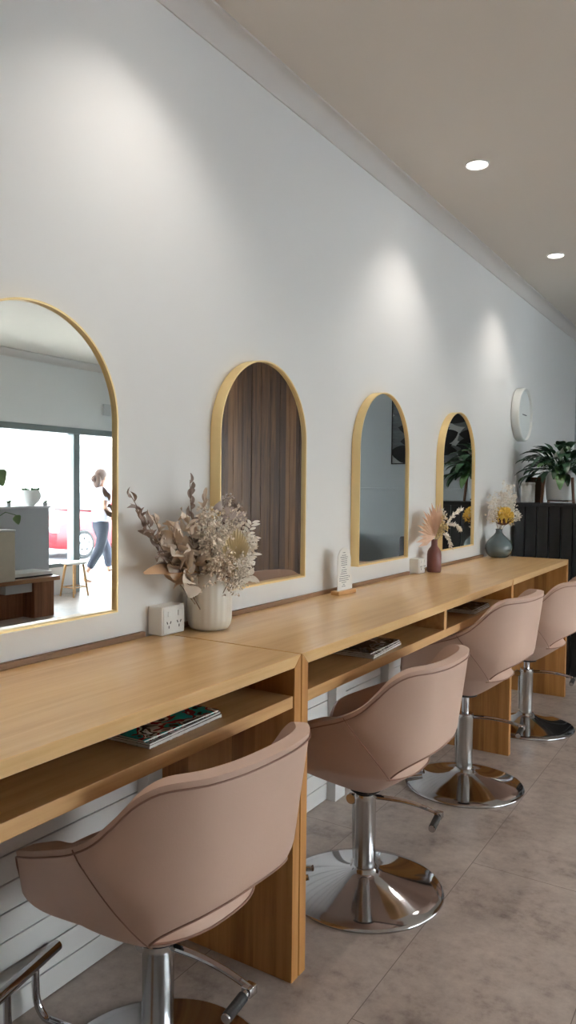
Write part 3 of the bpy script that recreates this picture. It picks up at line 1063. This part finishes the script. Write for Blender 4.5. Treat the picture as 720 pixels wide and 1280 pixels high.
def magazine(label, corner, z_, rz, ci, th=.006, w_=.205, L_=.285, group='magazines on the desk shelves'):
    """corner = front right (+X,+Y) corner; length along Y"""
    o = empty('magazine', label, 'magazine', (corner[0], corner[1], z_), rz, group)
    B().box((-w_, -L_, .0008), (-.001, -.001, th - .0008)).build('pages', M['paper'], o, smooth=False)
    b = B()
    b.box((-w_ - .0005, -L_ - .0005, th - .0008), (0, 0, th))
    b.box((-w_ - .0005, -L_ - .0005, 0), (0, 0, .0008))
    b.box((-w_ - .0012, -L_ - .0005, 0), (-w_ - .0003, 0, th))
    b.build('cover', MAGC[ci], o, smooth=False)
    return o


SZ = .8472
for nm, cx, cy, a, cis in (('in the pile on the nearest desk shelf', .507, 1.56, radians(2), (1, 2, 0)), ('in the pile on the left half of the middle desk shelf', .528, 2.672, radians(4), (1, 1, 2)), ('in the pile on the right half of the middle desk shelf', .525, 3.80, radians(3), (2, 1, 2))):
    zz = SZ
    for k in range(3):
        th = (.009, .006, .005)[k]
        magazine(('bottom magazine ', 'middle magazine ', 'top magazine ')[k] + nm, (cx - .002 * k, cy - .004 * k, 0), zz, a + radians((0, 1.2, -1)[k]), cis[k], th)
        zz += th + .0004

# ================================================================ FAR END
# clock
o = empty('wall_clock', 'round white wall clock near the far end of the white wall', 'clock', (0.0, 6.18, 2.05))
Mx = Matrix.Rotation(pi / 2, 4, 'Y')
B().lathe([(0, .001), (.2, .001), (.213, .004), (.216, .012), (.216, .058), (.212, .066), (.204, .068), (.199, .062), (.198, .05)], n=64, M=Mx, cap=False).build('case', mat('clock_case', '#d7d8d4', .45), o, ang=60)
B().lathe([(0, .046), (.199, .046), (.199, .05), (0, .05)], n=64, M=Mx, cap=False).build('dial', mat('clock_dial', '#cfd3d2', .5), o)
B().box((.051, -.005, -.004), (.0525, .075, .004)).build('minute_hand', M['ink'], o, smooth=False)
B().box((.0527, -.055, -.004), (.054, .005, .004)).build('hour_hand', M['ink'], o, smooth=False)

# black slatted half-height unit
PX1, PYF, PYB, PZ = .78, 6.02, 6.42, 1.342
o = empty('slatted_divider', 'black slatted half height unit carrying the leafy plant', 'divider unit', (0.03, PYF, 0))
b = B()
x = 0.0
sl = []
while x < PX1 - .03:
    b.box((x, 0, 0), (min(x + .082, PX1 - .03), .02, PZ - .03), .002)
    x += .0905
b.build('front_slats', M['blackwood'], o, smooth=False)
b = B()
b.box((-.005, -.006, PZ - .03), (PX1 - .025, PYB - PYF, PZ), .002)
b.build('top_board', M['blackwood'], o, smooth=False)
b = B()
b.box((0, .02, 0), (.02, PYB - PYF, PZ - .03)).box((PX1 - .05, .02, 0), (PX1 - .03, PYB - PYF, PZ - .03))
b.build('end_panel', M['blackwood'], o, smooth=False)
b = B().box((.02, PYB - PYF - .02, 0), (PX1 - .05, PYB - PYF, PZ - .03))
b.build('back_panel', mat('gap_light_grey', '#a4aab0', .6), o, smooth=False)  # pale grey stands in for light showing through the slat gaps

PT = PZ + .001
o = empty('lidded_canister', 'white lidded canister on the black unit, left of the plant', 'canister', (.10, 6.16, PT))
B().lathe([(0, 0), (.05, 0), (.054, .004), (.054, .135), (.05, .139), (0, .139)], n=40, cap=False).build('body', M['white_pl'], o)
B().lathe([(0, .139), (.052, .139), (.055, .142), (.055, .158), (.051, .162), (0, .163)], n=40, cap=False).build('lid', M['white_pl'], o)
# walnut frame standing behind the canister
o = empty('picture_frame', 'small walnut picture frame standing behind the white canister', 'picture frame', (.125, 6.26, PT))
fb = B()
fb.box((-.06, 0, 0), (-.042, .02, .205), .002).box((.05, 0, 0), (.068, .02, .205), .002).box((-.06, 0, .187), (.068, .02, .205), .002).box((-.06, 0, 0), (.068, .02, .018), .002)
fb.build('frame', M['walnut'], o, smooth=False)
B().box((-.044, .008, .015), (.052, .015, .19)).build('picture', mat('frame_picture', '#5a4636', .5), o, smooth=False)
# plant stand + plant
PC = Vector((.348, 6.19, PT))
o = empty('plant_stand', 'walnut stand with splayed legs around the white pot', 'plant stand', PC)
for k in range(4):
    a = pi / 4 + pi / 2 * k
    d = Vector((cos(a), sin(a), 0))
    B().tube([d * .172, d * .150 + Vector((0, 0, .2))], [.011, .012], 8).build('leg', M['walnut'], o)
B().box((-.115, -.006, .012), (.115, .006, .022), M=Matrix.Rotation(pi / 4, 4, 'Z')).box((-.115, -.006, .012), (.115, .006, .022), M=Matrix.Rotation(-pi / 4, 4, 'Z')).build('cross_bar', M['walnut'], o, smooth=False)
o = empty('potted_peace_lily', 'dark green peace lily in a big white pot on the black unit', 'potted plant', PC + Vector((0, 0, .0225)))
B().lathe([(0, 0), (.10, 0), (.107, .004), (.128, .19), (.136, .2), (.136, .228), (.13, .23), (.126, .222), (.122, .2), (0, .19)], n=48, cap=False).build('pot', M['pot'], o, ang=50)
B().lathe([(.12, .2), (.06, .207), (0, .21)], n=32, cap=False).build('soil', M['soil'], o)
b, st = B(), B()
r = R_(77)
for k in range(120):
    a = r.uniform(0, 2 * pi)
    e = r.uniform(-.15, 1.25)
    reach = r.uniform(.10, .22)
    d = Vector((cos(a) * cos(e), sin(a) * cos(e), sin(e) * .85 + .1))
    p0 = Vector((cos(a) * .03, sin(a) * .03, .20))
    p1 = p0 + d * reach
    if p1.x + PC.x < .06: p1.x = .06 - PC.x
    st.tube([p0, (p0 + p1) / 2 + Vector((0, 0, .03)), p1], .0025, 4)
    dd = Vector((d.x, d.y, d.z * .6 - .1))
    L_ = r.uniform(.12, .21)
    b.leaf(p1, dd, Vector((0, 0, 1)), L_, L_ * .36, r.uniform(.5, 1.5), .2, n=7, mi=0 if r.random() < .9 else 1)
for v in b.bm.verts:
    if v.co.x + PC.x < .015: v.co.x = .015 - PC.x
b.build('foliage', [M['leafgreen'], M['leafpale']], o, ang=80)
st.build('stems', M['leafgreen'], o)
b = B()
for k in range(3):
    b.leaf((-.02 + .05 * k, -.10, .33 + .02 * k), (.3 - .2 * k, -.5, .6), (0, -1, .3), .07, .04, .5, .3, n=6)
b.build('white_bloom', M['lilywhite'], o)

# framed leaf print on the end wall (seen in the mirrors)
o = empty('leaf_print', 'large framed black and white leaf print on the end wall, seen in mirrors', 'picture', (1.52, Y1, 2.135))
hw, hh = .655, .40
b = B()
b.box((-hw, -.03, -hh), (-hw + .012, 0, hh)).box((hw - .012, -.03, -hh), (hw, 0, hh)).box((-hw, -.03, hh - .012), (hw, 0, hh)).box((-hw, -.03, -hh), (hw, 0, -hh + .012))
b.build('frame', M['black'], o, smooth=False)
B().box((-hw + .012, -.022, -hh + .012), (hw - .012, -.002, hh - .012)).build('canvas', M['artbg'], o, smooth=False)
for mm, seed, n_, nm in (('artm', 4, 30, 'grey_leaf_shapes'), ('artd', 9, 26, 'black_leaf_shapes')):
    b = B(); r = R_(seed)
    for k in range(n_):
        x, z_ = r.uniform(-hw + .05, hw - .05), r.uniform(-hh + .05, hh - .05)
        a = r.uniform(-.5, .5) + (pi if r.random() < .5 else 0)
        L_, W_ = r.uniform(.28, .45), r.uniform(.13, .2)
        P = []
        for s_ in (1, -1):
            for q in range(13):
                t = q / 12 if s_ == 1 else 1 - q / 12
                P.append(((t - .5) * L_, s_ * W_ / 2 * sin(pi * t) ** .8))
        pts = []
        for (u, v_) in P:
            X, Z = x + u * cos(a) - v_ * sin(a), z_ + u * sin(a) + v_ * cos(a)
            pts.append((max(-hw + .013, min(hw - .013, X)), -.0235 - k * .0001 - (.0018 if mm == 'artd' else 0), max(-hh + .013, min(hh - .013, Z))))
        vs = [b.bm.verts.new(p) for p in pts]
        b.bm.faces.new(vs)
    b.build(nm, M[mm], o, smooth=False)

# tall timber screen between the salon and the basin corner
o = empty('timber_screen', 'floor to ceiling screen of brown timber planks, reflected in the second mirror', 'screen', (0, SY, 0))
b = B()
x = SX0 + .03
k = 0
gaps = {8: .006, 12: .003}
r = R_(6)
while x < SX1 - .04:
    wdt = min(.112, SX1 - .03 - x)
    b.box((x, 0, .02), (x + wdt, .035 + r.uniform(0, .012), ZC - .03), .003)
    x += wdt + gaps.get(k, .0014)
    k += 1
b.build('planks', M['planks'], o, smooth=False)
b = B().box((SX0, 0, 0), (SX0 + .03, .08, ZC)).box((SX1 - .03, 0, 0), (SX1, .08, ZC)).box((SX0, 0, ZC - .03), (SX1, .08, ZC)).box((SX0, 0.002, 0), (SX1, .078, .02))
b.build('frame', M['planks'], o, smooth=False)
o = empty('low_bench', 'white padded bench against the timber screen, reflected at the foot of the second mirror', 'bench', (2.62, 6.02, 0))
B().box((-.36, -.19, .38), (.36, .19, .46), .03).build('cushion', M['pot'], o)
B().box((-.33, -.16, .34), (.33, .16, .38), .004).build('base', M['white_pl'], o, smooth=False)
for sx in (-.3, .3):
    for sy in (-.13, .13):
        B().tube([(sx, sy, 0), (sx, sy, .345)], .014, 10).build('leg', M['chrome'], o)

# black wash chairs by the end wall (their tops show at the foot of the third mirror)
def wash_chair(label, loc, rz):
    o = empty('black_armchair', label, 'chair', loc, rz, 'black armchairs near the end wall')
    B().box((-.27, -.27, .32), (.27, .27, .43), .03).build('seat', M['black'], o)
    B().box((-.27, .2, .40), (.27, .3, .90), .03, M=Matrix.Rotation(-.06, 4, 'X')).build('backrest', M['black'], o)
    for s_ in (-1, 1):
        B().box((s_ * .31 - .035, -.27, .06), (s_ * .31 + .035, .27, .62), .02).build('armrest', M['black'], o)
    B().lathe([(.22, 0), (.22, .02), (.05, .05), (.04, .32)], n=32).build('pedestal', M['chrome'], o)
    return o


wash_chair('black armchair by the end wall below the leaf print', (1.72, 7.95, 0), 0)
wash_chair('black armchair by the end wall, left of the dado corner', (2.86, 7.95, 0), 0)

# ================================================================ RECEPTION SIDE (seen in the near mirror)
o = empty('reception_bench', 'low brown timber reception unit with open bay, reflected in the near mirror', 'reception unit', (5.0, 4.2, 0))
B().box((-.03, -.2, .39), (.50, 1.53, .435), .003).build('top_board', wood('reception_top', '#8d6344', '#a47a57', '#b48a66', 'y', .35), o, smooth=False)
B().box((0, 1.2, 0), (.47, 1.47, .39), .003).build('end_panel', M['deskwood'], o, smooth=False)
B().box((0, -.17, 0), (.47, -.1, .39), .003).build('end_panel', M['deskwood'], o, smooth=False)
B().box((.18, -.1, 0), (.47, 1.2, .39)).build('back_panel', M['deskwood'], o, smooth=False)
B().box((.02, .85, .29), (.18, 1.19, .388), .003).build('drawer', mat('grey_drawer', '#b9babc', .5), o, smooth=False)
o = empty('reception_counter', 'tall white reception counter reflected in the near mirror', 'counter', (5.54, 3.6, 0))
B().box((0, 0, 0), (.42, 2.46, 1.17), .004).build('body', mat('white_counter', '#a9abae', .5), o, smooth=False)
B().box((-.015, -.01, 1.17), (.435, 2.475, 1.195), .004).build('counter_top', mat('counter_white_top', '#cfd0d2', .4), o, smooth=False)
o = empty('round_pot', 'round white pot on the reception counter', 'pot', (5.68, 5.90, 1.196))
B().lathe([(0, 0), (.05, 0), (.055, .01), (.10, .05), (.125, .1), (.12, .15), (.095, .185), (.085, .185), (.105, .15), (.11, .1), (0, .05)], n=40, cap=False).build('body', M['white_pl'], o)
b = B(); r = R_(15)
for k in range(26):
    a = r.uniform(0, 2 * pi)
    b.leaf((.07 * cos(a), .07 * sin(a), .165), (cos(a), sin(a), 1.2), rvec(r), .06, .03, .5, .2, n=4)
b.build('succulent', M['leafpale'], o)
for (yy, lb_) in ((5.52, 'tiny potted plant left of the round white pot'), (6.035, 'tiny pale pot right of the round white pot')):
    o = empty('tiny_pot', lb_, 'pot', (5.58, yy, 1.196), group='small pots on the reception counter')
    B().lathe([(0, 0), (.025, 0), (.03, .04), (.027, .04), (0, .03)], n=24, cap=False).build('body', M['pot'], o)
    b = B(); r = R_(int(yy * 10))
    for k in range(12):
        a = r.uniform(0, 2 * pi)
        b.leaf((0, 0, .035), (cos(a), sin(a), .9), rvec(r), .045, .016, .5, .2, n=4)
    b.build('leaves', M['leafpale'], o)
o = empty('laptop', 'flat white device with a black edge on the reception unit', 'laptop', (5.25, 5.40, .4355))
B().box((-.16, -.32, .014), (.16, .32, .05), .003).build('lid', M['white_pl'], o, smooth=False)
B().box((-.165, -.325, 0), (.165, .325, .013), .002).build('base', M['black'], o, smooth=False)
o = empty('square_glass_jar', 'square cream filled glass jar on the reception unit', 'jar', (5.03, 5.02, .4355))
B().box((-.08, -.1, 0), (.08, .1, .52), .008).build('body', mat('cream_jar', '#cfcabb', .3, noise=.12, nscale=6), o, smooth=False)
B().box((-.085, -.105, .52), (.085, .105, .54), .004).build('rim', M['pot'], o, smooth=False)
# trailing plant
o = empty('trailing_plant', 'trailing green plant whose single leaves hang into the near mirror', 'potted plant', (4.95, 4.35, .4355))
B().lathe([(0, 0), (.08, 0), (.1, .2), (.092, .2), (0, .18)], n=32, cap=False).build('pot', M['white_pl'], o)
sb, b = B(), B()
heart = lambda t: (min(1, t * 5) ** .6) * (1 - t) ** .7 * 1.35 if t < 1 else 0
for (tip, ln) in (((-.15, .44, 1.16), .22), ((-.15, .655, .70), .13), ((-.12, .38, .66), .12), ((-.05, .1, 1.3), .2), ((.1, -.1, 1.1), .2), ((0, -.2, .9), .2), ((.1, .15, 1.5), .2)):
    t = Vector(tip)
    sb.tube([(0, 0, .18), Vector((t.x * .4, t.y * .4, .18 + (t.z - .18) * .7)), Vector((t.x * .8, t.y * .85, t.z + .03)), t], .004, 5)
    b.leaf(t, (.1, .45, -.8), (-1, -.5, .1), ln, ln * .62, .4, .1, n=8, prof=heart)
sb.build('stems', M['leafpale'], o)
b.build('leaves', mat('pale_trailing_leaf', '#86a873', .5, noise=.1), o)
# stool
o = empty('wooden_stool', 'white topped stool with timber legs near the shop window, reflected in the near mirror', 'stool', (5.93, 6.80, 0))
B().lathe([(0, .42), (.15, .42), (.165, .428), (.168, .44), (.16, .452), (0, .455)], n=40, cap=False).build('seat', M['white_pl'], o)
for k in range(4):
    a = pi / 4 + pi / 2 * k
    d = Vector((cos(a), sin(a), 0))
    B().tube([d * .175, d * .11 + Vector((0, 0, .42))], [.012, .018], 10).build('leg', M['edge'], o)
b = B()
for k in range(4):
    a, c = pi / 4 + pi / 2 * k, pi / 4 + pi / 2 * (k + 1)
    b.tube([(cos(a) * .157, sin(a) * .157, .12), (cos(c) * .157, sin(c) * .157, .12)], .008, 8)
b.build('stretchers', M['edge'], o)
# small sensor on the ceiling edge and switch plate, glimpsed in the near mirror
o = tag(B().box((6.165, 7.55, 2.42), (6.2, 7.68, 2.58), .004).build('wall_plate', M['pot'], smooth=False), 'small pale wall plate above the shop doorway', 'wall plate')

# ================================================================ STREET
struct(B().box((6.2, -12, -.2), (9.6, 30, -.01)).build('footpath', M['pave'], smooth=False), 'pale concrete footpath outside', 'footpath')
struct(B().box((9.6, -14, -.35), (26, 40, -.15)).build('road', M['asphalt'], smooth=False), 'pale street outside the window', 'road')
b = B().box((22, -10, -.15), (28, 45, 6.5))
o = b.build('street_building', M['facade'], smooth=False)
tag(o, 'white building across the street', 'building')
B().box((20.6, -10, 3.0), (22, 45, 3.25)).build('awning', M['facade'], o, smooth=False)


def make_car(label, loc, rz, paint):
    o = empty('parked_car', label, 'car', loc, rz, 'cars parked across the street')
    # stations along length y (front at -y): y, half width, z_low, belt z, roof z, roof half width
    ST = [(-1.95, .62, .32, .58, .60, .50), (-1.85, .74, .24, .70, .72, .60), (-1.5, .80, .2, .82, .84, .66), (-1.0, .83, .2, .90, .93, .66), (-.75, .83, .2, .93, 1.02, .62), (-.2, .84, .2, .95, 1.40, .56), (.3, .84, .2, .96, 1.46, .56), (1.0, .84, .2, .97, 1.44, .55), (1.5, .82, .22, .97, 1.28, .54), (1.85, .76, .26, .93, .98, .55), (1.98, .64, .34, .75, .78, .5)]
    b = B()
    rings = []
    for (y, hw_, zl, zb, zr, rw) in ST:
        half = [(hw_ * .86, zl), (hw_ * .97, zl + .08), (hw_, (zl + zb) / 2), (hw_ * .97, zb), (rw * 1.03, zb + (zr - zb) * .9), (rw * .8, zr)]
        pr = [(x, z_) for x, z_ in half] + [(-x, z_) for x, z_ in half[::-1]]
        rings.append([b.bm.verts.new((x, y, z_)) for x, z_ in pr])
    n = len(rings[0])
    for i in range(len(rings) - 1):
        for j in range(n):
            k = (j + 1) % n
            b.bm.faces.new((rings[i][j], rings[i][k], rings[i + 1][k], rings[i + 1][j]))
    b.bm.faces.new(rings[0]); b.bm.faces.new(rings[-1][::-1])
    b.build('body', paint, o, ang=40)
    g = B()
    for s_ in (-1, 1):
        g.prism([(s_ * .80, -.45, 1.0), (s_ * .63, -.02, 1.36), (s_ * .63, .35, 1.38), (s_ * .82, .35, 1.0)][::s_], (s_ * .012, 0, 0))
        g.prism([(s_ * .82, .45, 1.0), (s_ * .63, .45, 1.38), (s_ * .62, 1.0, 1.36), (s_ * .81, 1.4, 1.02)][::s_], (s_ * .012, 0, 0))
    g.prism([(-.6, -.78, 1.02), (.6, -.78, 1.02), (.5, -.26, 1.39), (-.5, -.26, 1.39)], (0, -.02, .02))
    g.build('windows', M['carglass'], o, smooth=False)
    hl = B()
    for s_ in (-1, 1):
        hl.box((s_ * .62 - .13, -1.93, .58), (s_ * .62 + .1, -1.8, .70), .02)
    hl.build('headlamps', M['lamp_red'], o)
    for s_ in (-1, 1):
        for y in (-1.22, 1.28):
            Mr = Matrix.Translation((s_ * .78, y, .31)) @ Matrix.Rotation(pi / 2 * s_, 4, 'Y')
            t = B().lathe([(.20, -.08), (.29, -.09), (.31, -.06), (.31, .06), (.29, .09), (.2, .08)], n=36, M=Mr, cap=True).build('wheel', M['tyre'], o)
            h = B().lathe([(0, .095), (.05, .098), (.19, .088), (.225, .092), (.23, .085)], n=36, M=Mr, cap=False)
            h.build('wheel_rim', M['alloy'], t)
            k_ = B()
            for q in range(5):
                a = 2 * pi * q / 5
                k_.lathe([(0, .101), (.028, .100), (.028, .09)], c=Mr.to_3x3() @ Vector((.125 * cos(a), .125 * sin(a), 0)), n=10, M=Mr, cap=False)
            k_.build('rim_hole', M['tyre'], t)
    return o


make_car('red car parked across the street, reflected at the edge of the near mirror', (11.62, 12.65, -.15), 0, M['red'])
make_car('pale blue car parked across the street behind the reception counter', (11.6, 7.75, -.15), 0, M['palecar'])


o = B().box((6.46, -12, 2.95), (9.5, 30, 3.2)).build('added_shade_roof', M['facade'], smooth=False)  # unseen roof slab, added to shade the walker and the footpath
tag(o, 'white roof slab added unseen over the footpath for shade', 'awning')

# ---------------------------------------------------------------- person
def skin_mesh(name, verts, edges, radii, m, parent, root=0, sub=2):
    me = bpy.data.meshes.new(name)
    me.from_pydata([Vector(v) for v in verts], edges, [])
    o = bpy.data.objects.new(name, me)
    COL.objects.link(o)
    o.parent = parent
    me.materials.append(m)
    sk = o.modifiers.new('skin', 'SKIN')
    sk.use_smooth_shade = True
    if not me.skin_vertices: 
        bpy.context.view_layer.objects.active = o
        me.skin_vertices  # created with the modifier
    for i, r in enumerate(radii):
        r = (r, r) if not isinstance(r, tuple) else r
        me.skin_vertices[0].data[i].radius = r
        me.skin_vertices[0].data[i].use_root = (i == root)
    ss = o.modifiers.new('smooth', 'SUBSURF')
    ss.levels = ss.render_levels = sub
    return o


def ensure_skin(me):
    if not me.skin_vertices:
        me.attributes


# walking away along +Y; local frame: forward +Y, right +X, feet on z=0
per = empty('person', 'person in a pale tee and navy trousers walking past outside, back turned', 'person', (6.86, 8.13, -.01), radians(10))
V = [(0, .02, .93), (0, .03, 1.08), (0, .03, 1.22), (0, .02, 1.34), (0, .02, 1.42), (0, .04, 1.48),
     (-.17, .0, 1.36), (-.235, -.07, 1.12), (-.20, .13, .98), (-.19, .2, .93),
     (.17, .0, 1.36), (.24, .06, 1.12), (.21, .22, 1.0), (.2, .29, .97),
     (-.085, .02, .88), (-.10, -.06, .50), (-.09, -.30, .13), (-.09, -.32, .05), (-.09, -.19, .025),
     (.085, .03, .88), (.10, .20, .48), (.09, .24, .10), (.09, .24, .045), (.09, .38, .03)]
Ed = [(0, 1), (1, 2), (2, 3), (3, 4), (4, 5), (3, 6), (6, 7), (7, 8), (8, 9), (3, 10), (10, 11), (11, 12), (12, 13), (0, 14), (14, 15), (15, 16), (16, 17), (17, 18), (0, 19), (19, 20), (20, 21), (21, 22), (22, 23)]
Rd = [(.14, .10), (.12, .085), (.135, .09), (.14, .085), (.055, .055), (.05, .05), .055, .038, .03, .03, .055, .038, .03, .03, .085, .055, .035, .035, .028, .085, .055, .035, .035, .028]
body = skin_mesh('body', V, Ed, Rd, M['skin'], per)
# head with a face
hb = B()
hb.sphere((0, .05, 1.575), (.075, .095, .115), 20, 14)
hb.sphere((0, .146, 1.56), (.014, .02, .02), 8, 6)
for s_ in (-1, 1):
    hb.sphere((s_ * .076, .045, 1.57), (.012, .022, .032), 8, 6)
hb.build('head', M['skin'], per)
fb = B()
for s_ in (-1, 1): fb.sphere((s_ * .03, .136, 1.585), .009, 8, 6)
fb.build('eye', M['black'], per)
B().sphere((0, .139, 1.52), (.022, .006, .006), 8, 6).build('mouth', mat('lips', '#a8605a', .5), per)
hr = B()
hr.sphere((0, .025, 1.605), (.092, .105, .105), 18, 12)
hr.sphere((0, -.045, 1.53), (.085, .055, .12), 14, 10)
hr.sphere((0, -.09, 1.55), (.055, .05, .06), 12, 8)
hr.build('hair', M['hair'], per)
skin_mesh('tee_shirt', [(0, .02, .86), (0, .02, 1.0), (0, .03, 1.15), (0, .03, 1.28), (0, .02, 1.37), (-.16, .0, 1.36), (-.215, -.04, 1.2), (.16, 0, 1.36), (.215, .03, 1.2)],
          [(0, 1), (1, 2), (2, 3), (3, 4), (3, 5), (5, 6), (3, 7), (7, 8)], [(.185, .135), (.175, .125), (.165, .12), (.165, .115), (.10, .08), .08, .072, .08, .072], M['tee'], per)
skin_mesh('trousers', [(0, .02, 1.0), (0, .02, .90), (-.088, .02, .80), (-.10, -.06, .50), (-.092, -.25, .20), (.088, .04, .80), (.10, .20, .48), (.092, .235, .18)],
          [(0, 1), (1, 2), (2, 3), (3, 4), (1, 5), (5, 6), (6, 7)], [(.13, .10), (.145, .115), .10, .078, .06, .10, .078, .06], M['navy'], per)
for nm, y, tilt in (('shoe', -.31, .35), ('shoe', .25, 0)):
    sx = -.09 if y < 0 else .09
    Mr = Matrix.Translation((sx, y, .002)) @ Matrix.Rotation(-tilt, 4, 'X')
    q = B()
    q.sphere((0, .065, .05), (.047, .14, .05), 14, 10, M=None)
    q.sphere((0, -.02, .075), (.043, .06, .06), 12, 8)
    for v in q.bm.verts:
        v.co.z = max(v.co.z, .0)
        v.co = Mr @ v.co + Vector((0, 0, .05 * tilt / .35))
    q.build(nm, M['shoe'], per)
# hands: palm with five fingers each
for sx, y, z_ in ((-.19, .215, .915), (.2, .305, .955)):
    vs = [(sx, y - .02, z_ + .01), (sx, y + .035, z_ - .02)]
    es = [(0, 1)]
    rd = [(.03, .016), (.034, .014)]
    for f, (dx, ln) in enumerate(((-.027, .055), (-.009, .066), (.009, .063), (.026, .05))):
        i = len(vs)
        vs += [(sx + dx, y + .04, z_ - .025), (sx + dx, y + .04 + ln * .55, z_ - .035), (sx + dx, y + .04 + ln * .8, z_ - .035 - ln * .45)]
        es += [(1, i), (i, i + 1), (i + 1, i + 2)]
        rd += [.009, .0085, .007]
    i = len(vs)
    q = 1 if sx < 0 else -1
    vs += [(sx + q * .035, y + .01, z_ - .01), (sx + q * .045, y + .045, z_ - .03)]
    es += [(0, i), (i, i + 1)]
    rd += [.01, .008]
    skin_mesh('hand', vs, es, rd, M['skin'], per, sub=1)
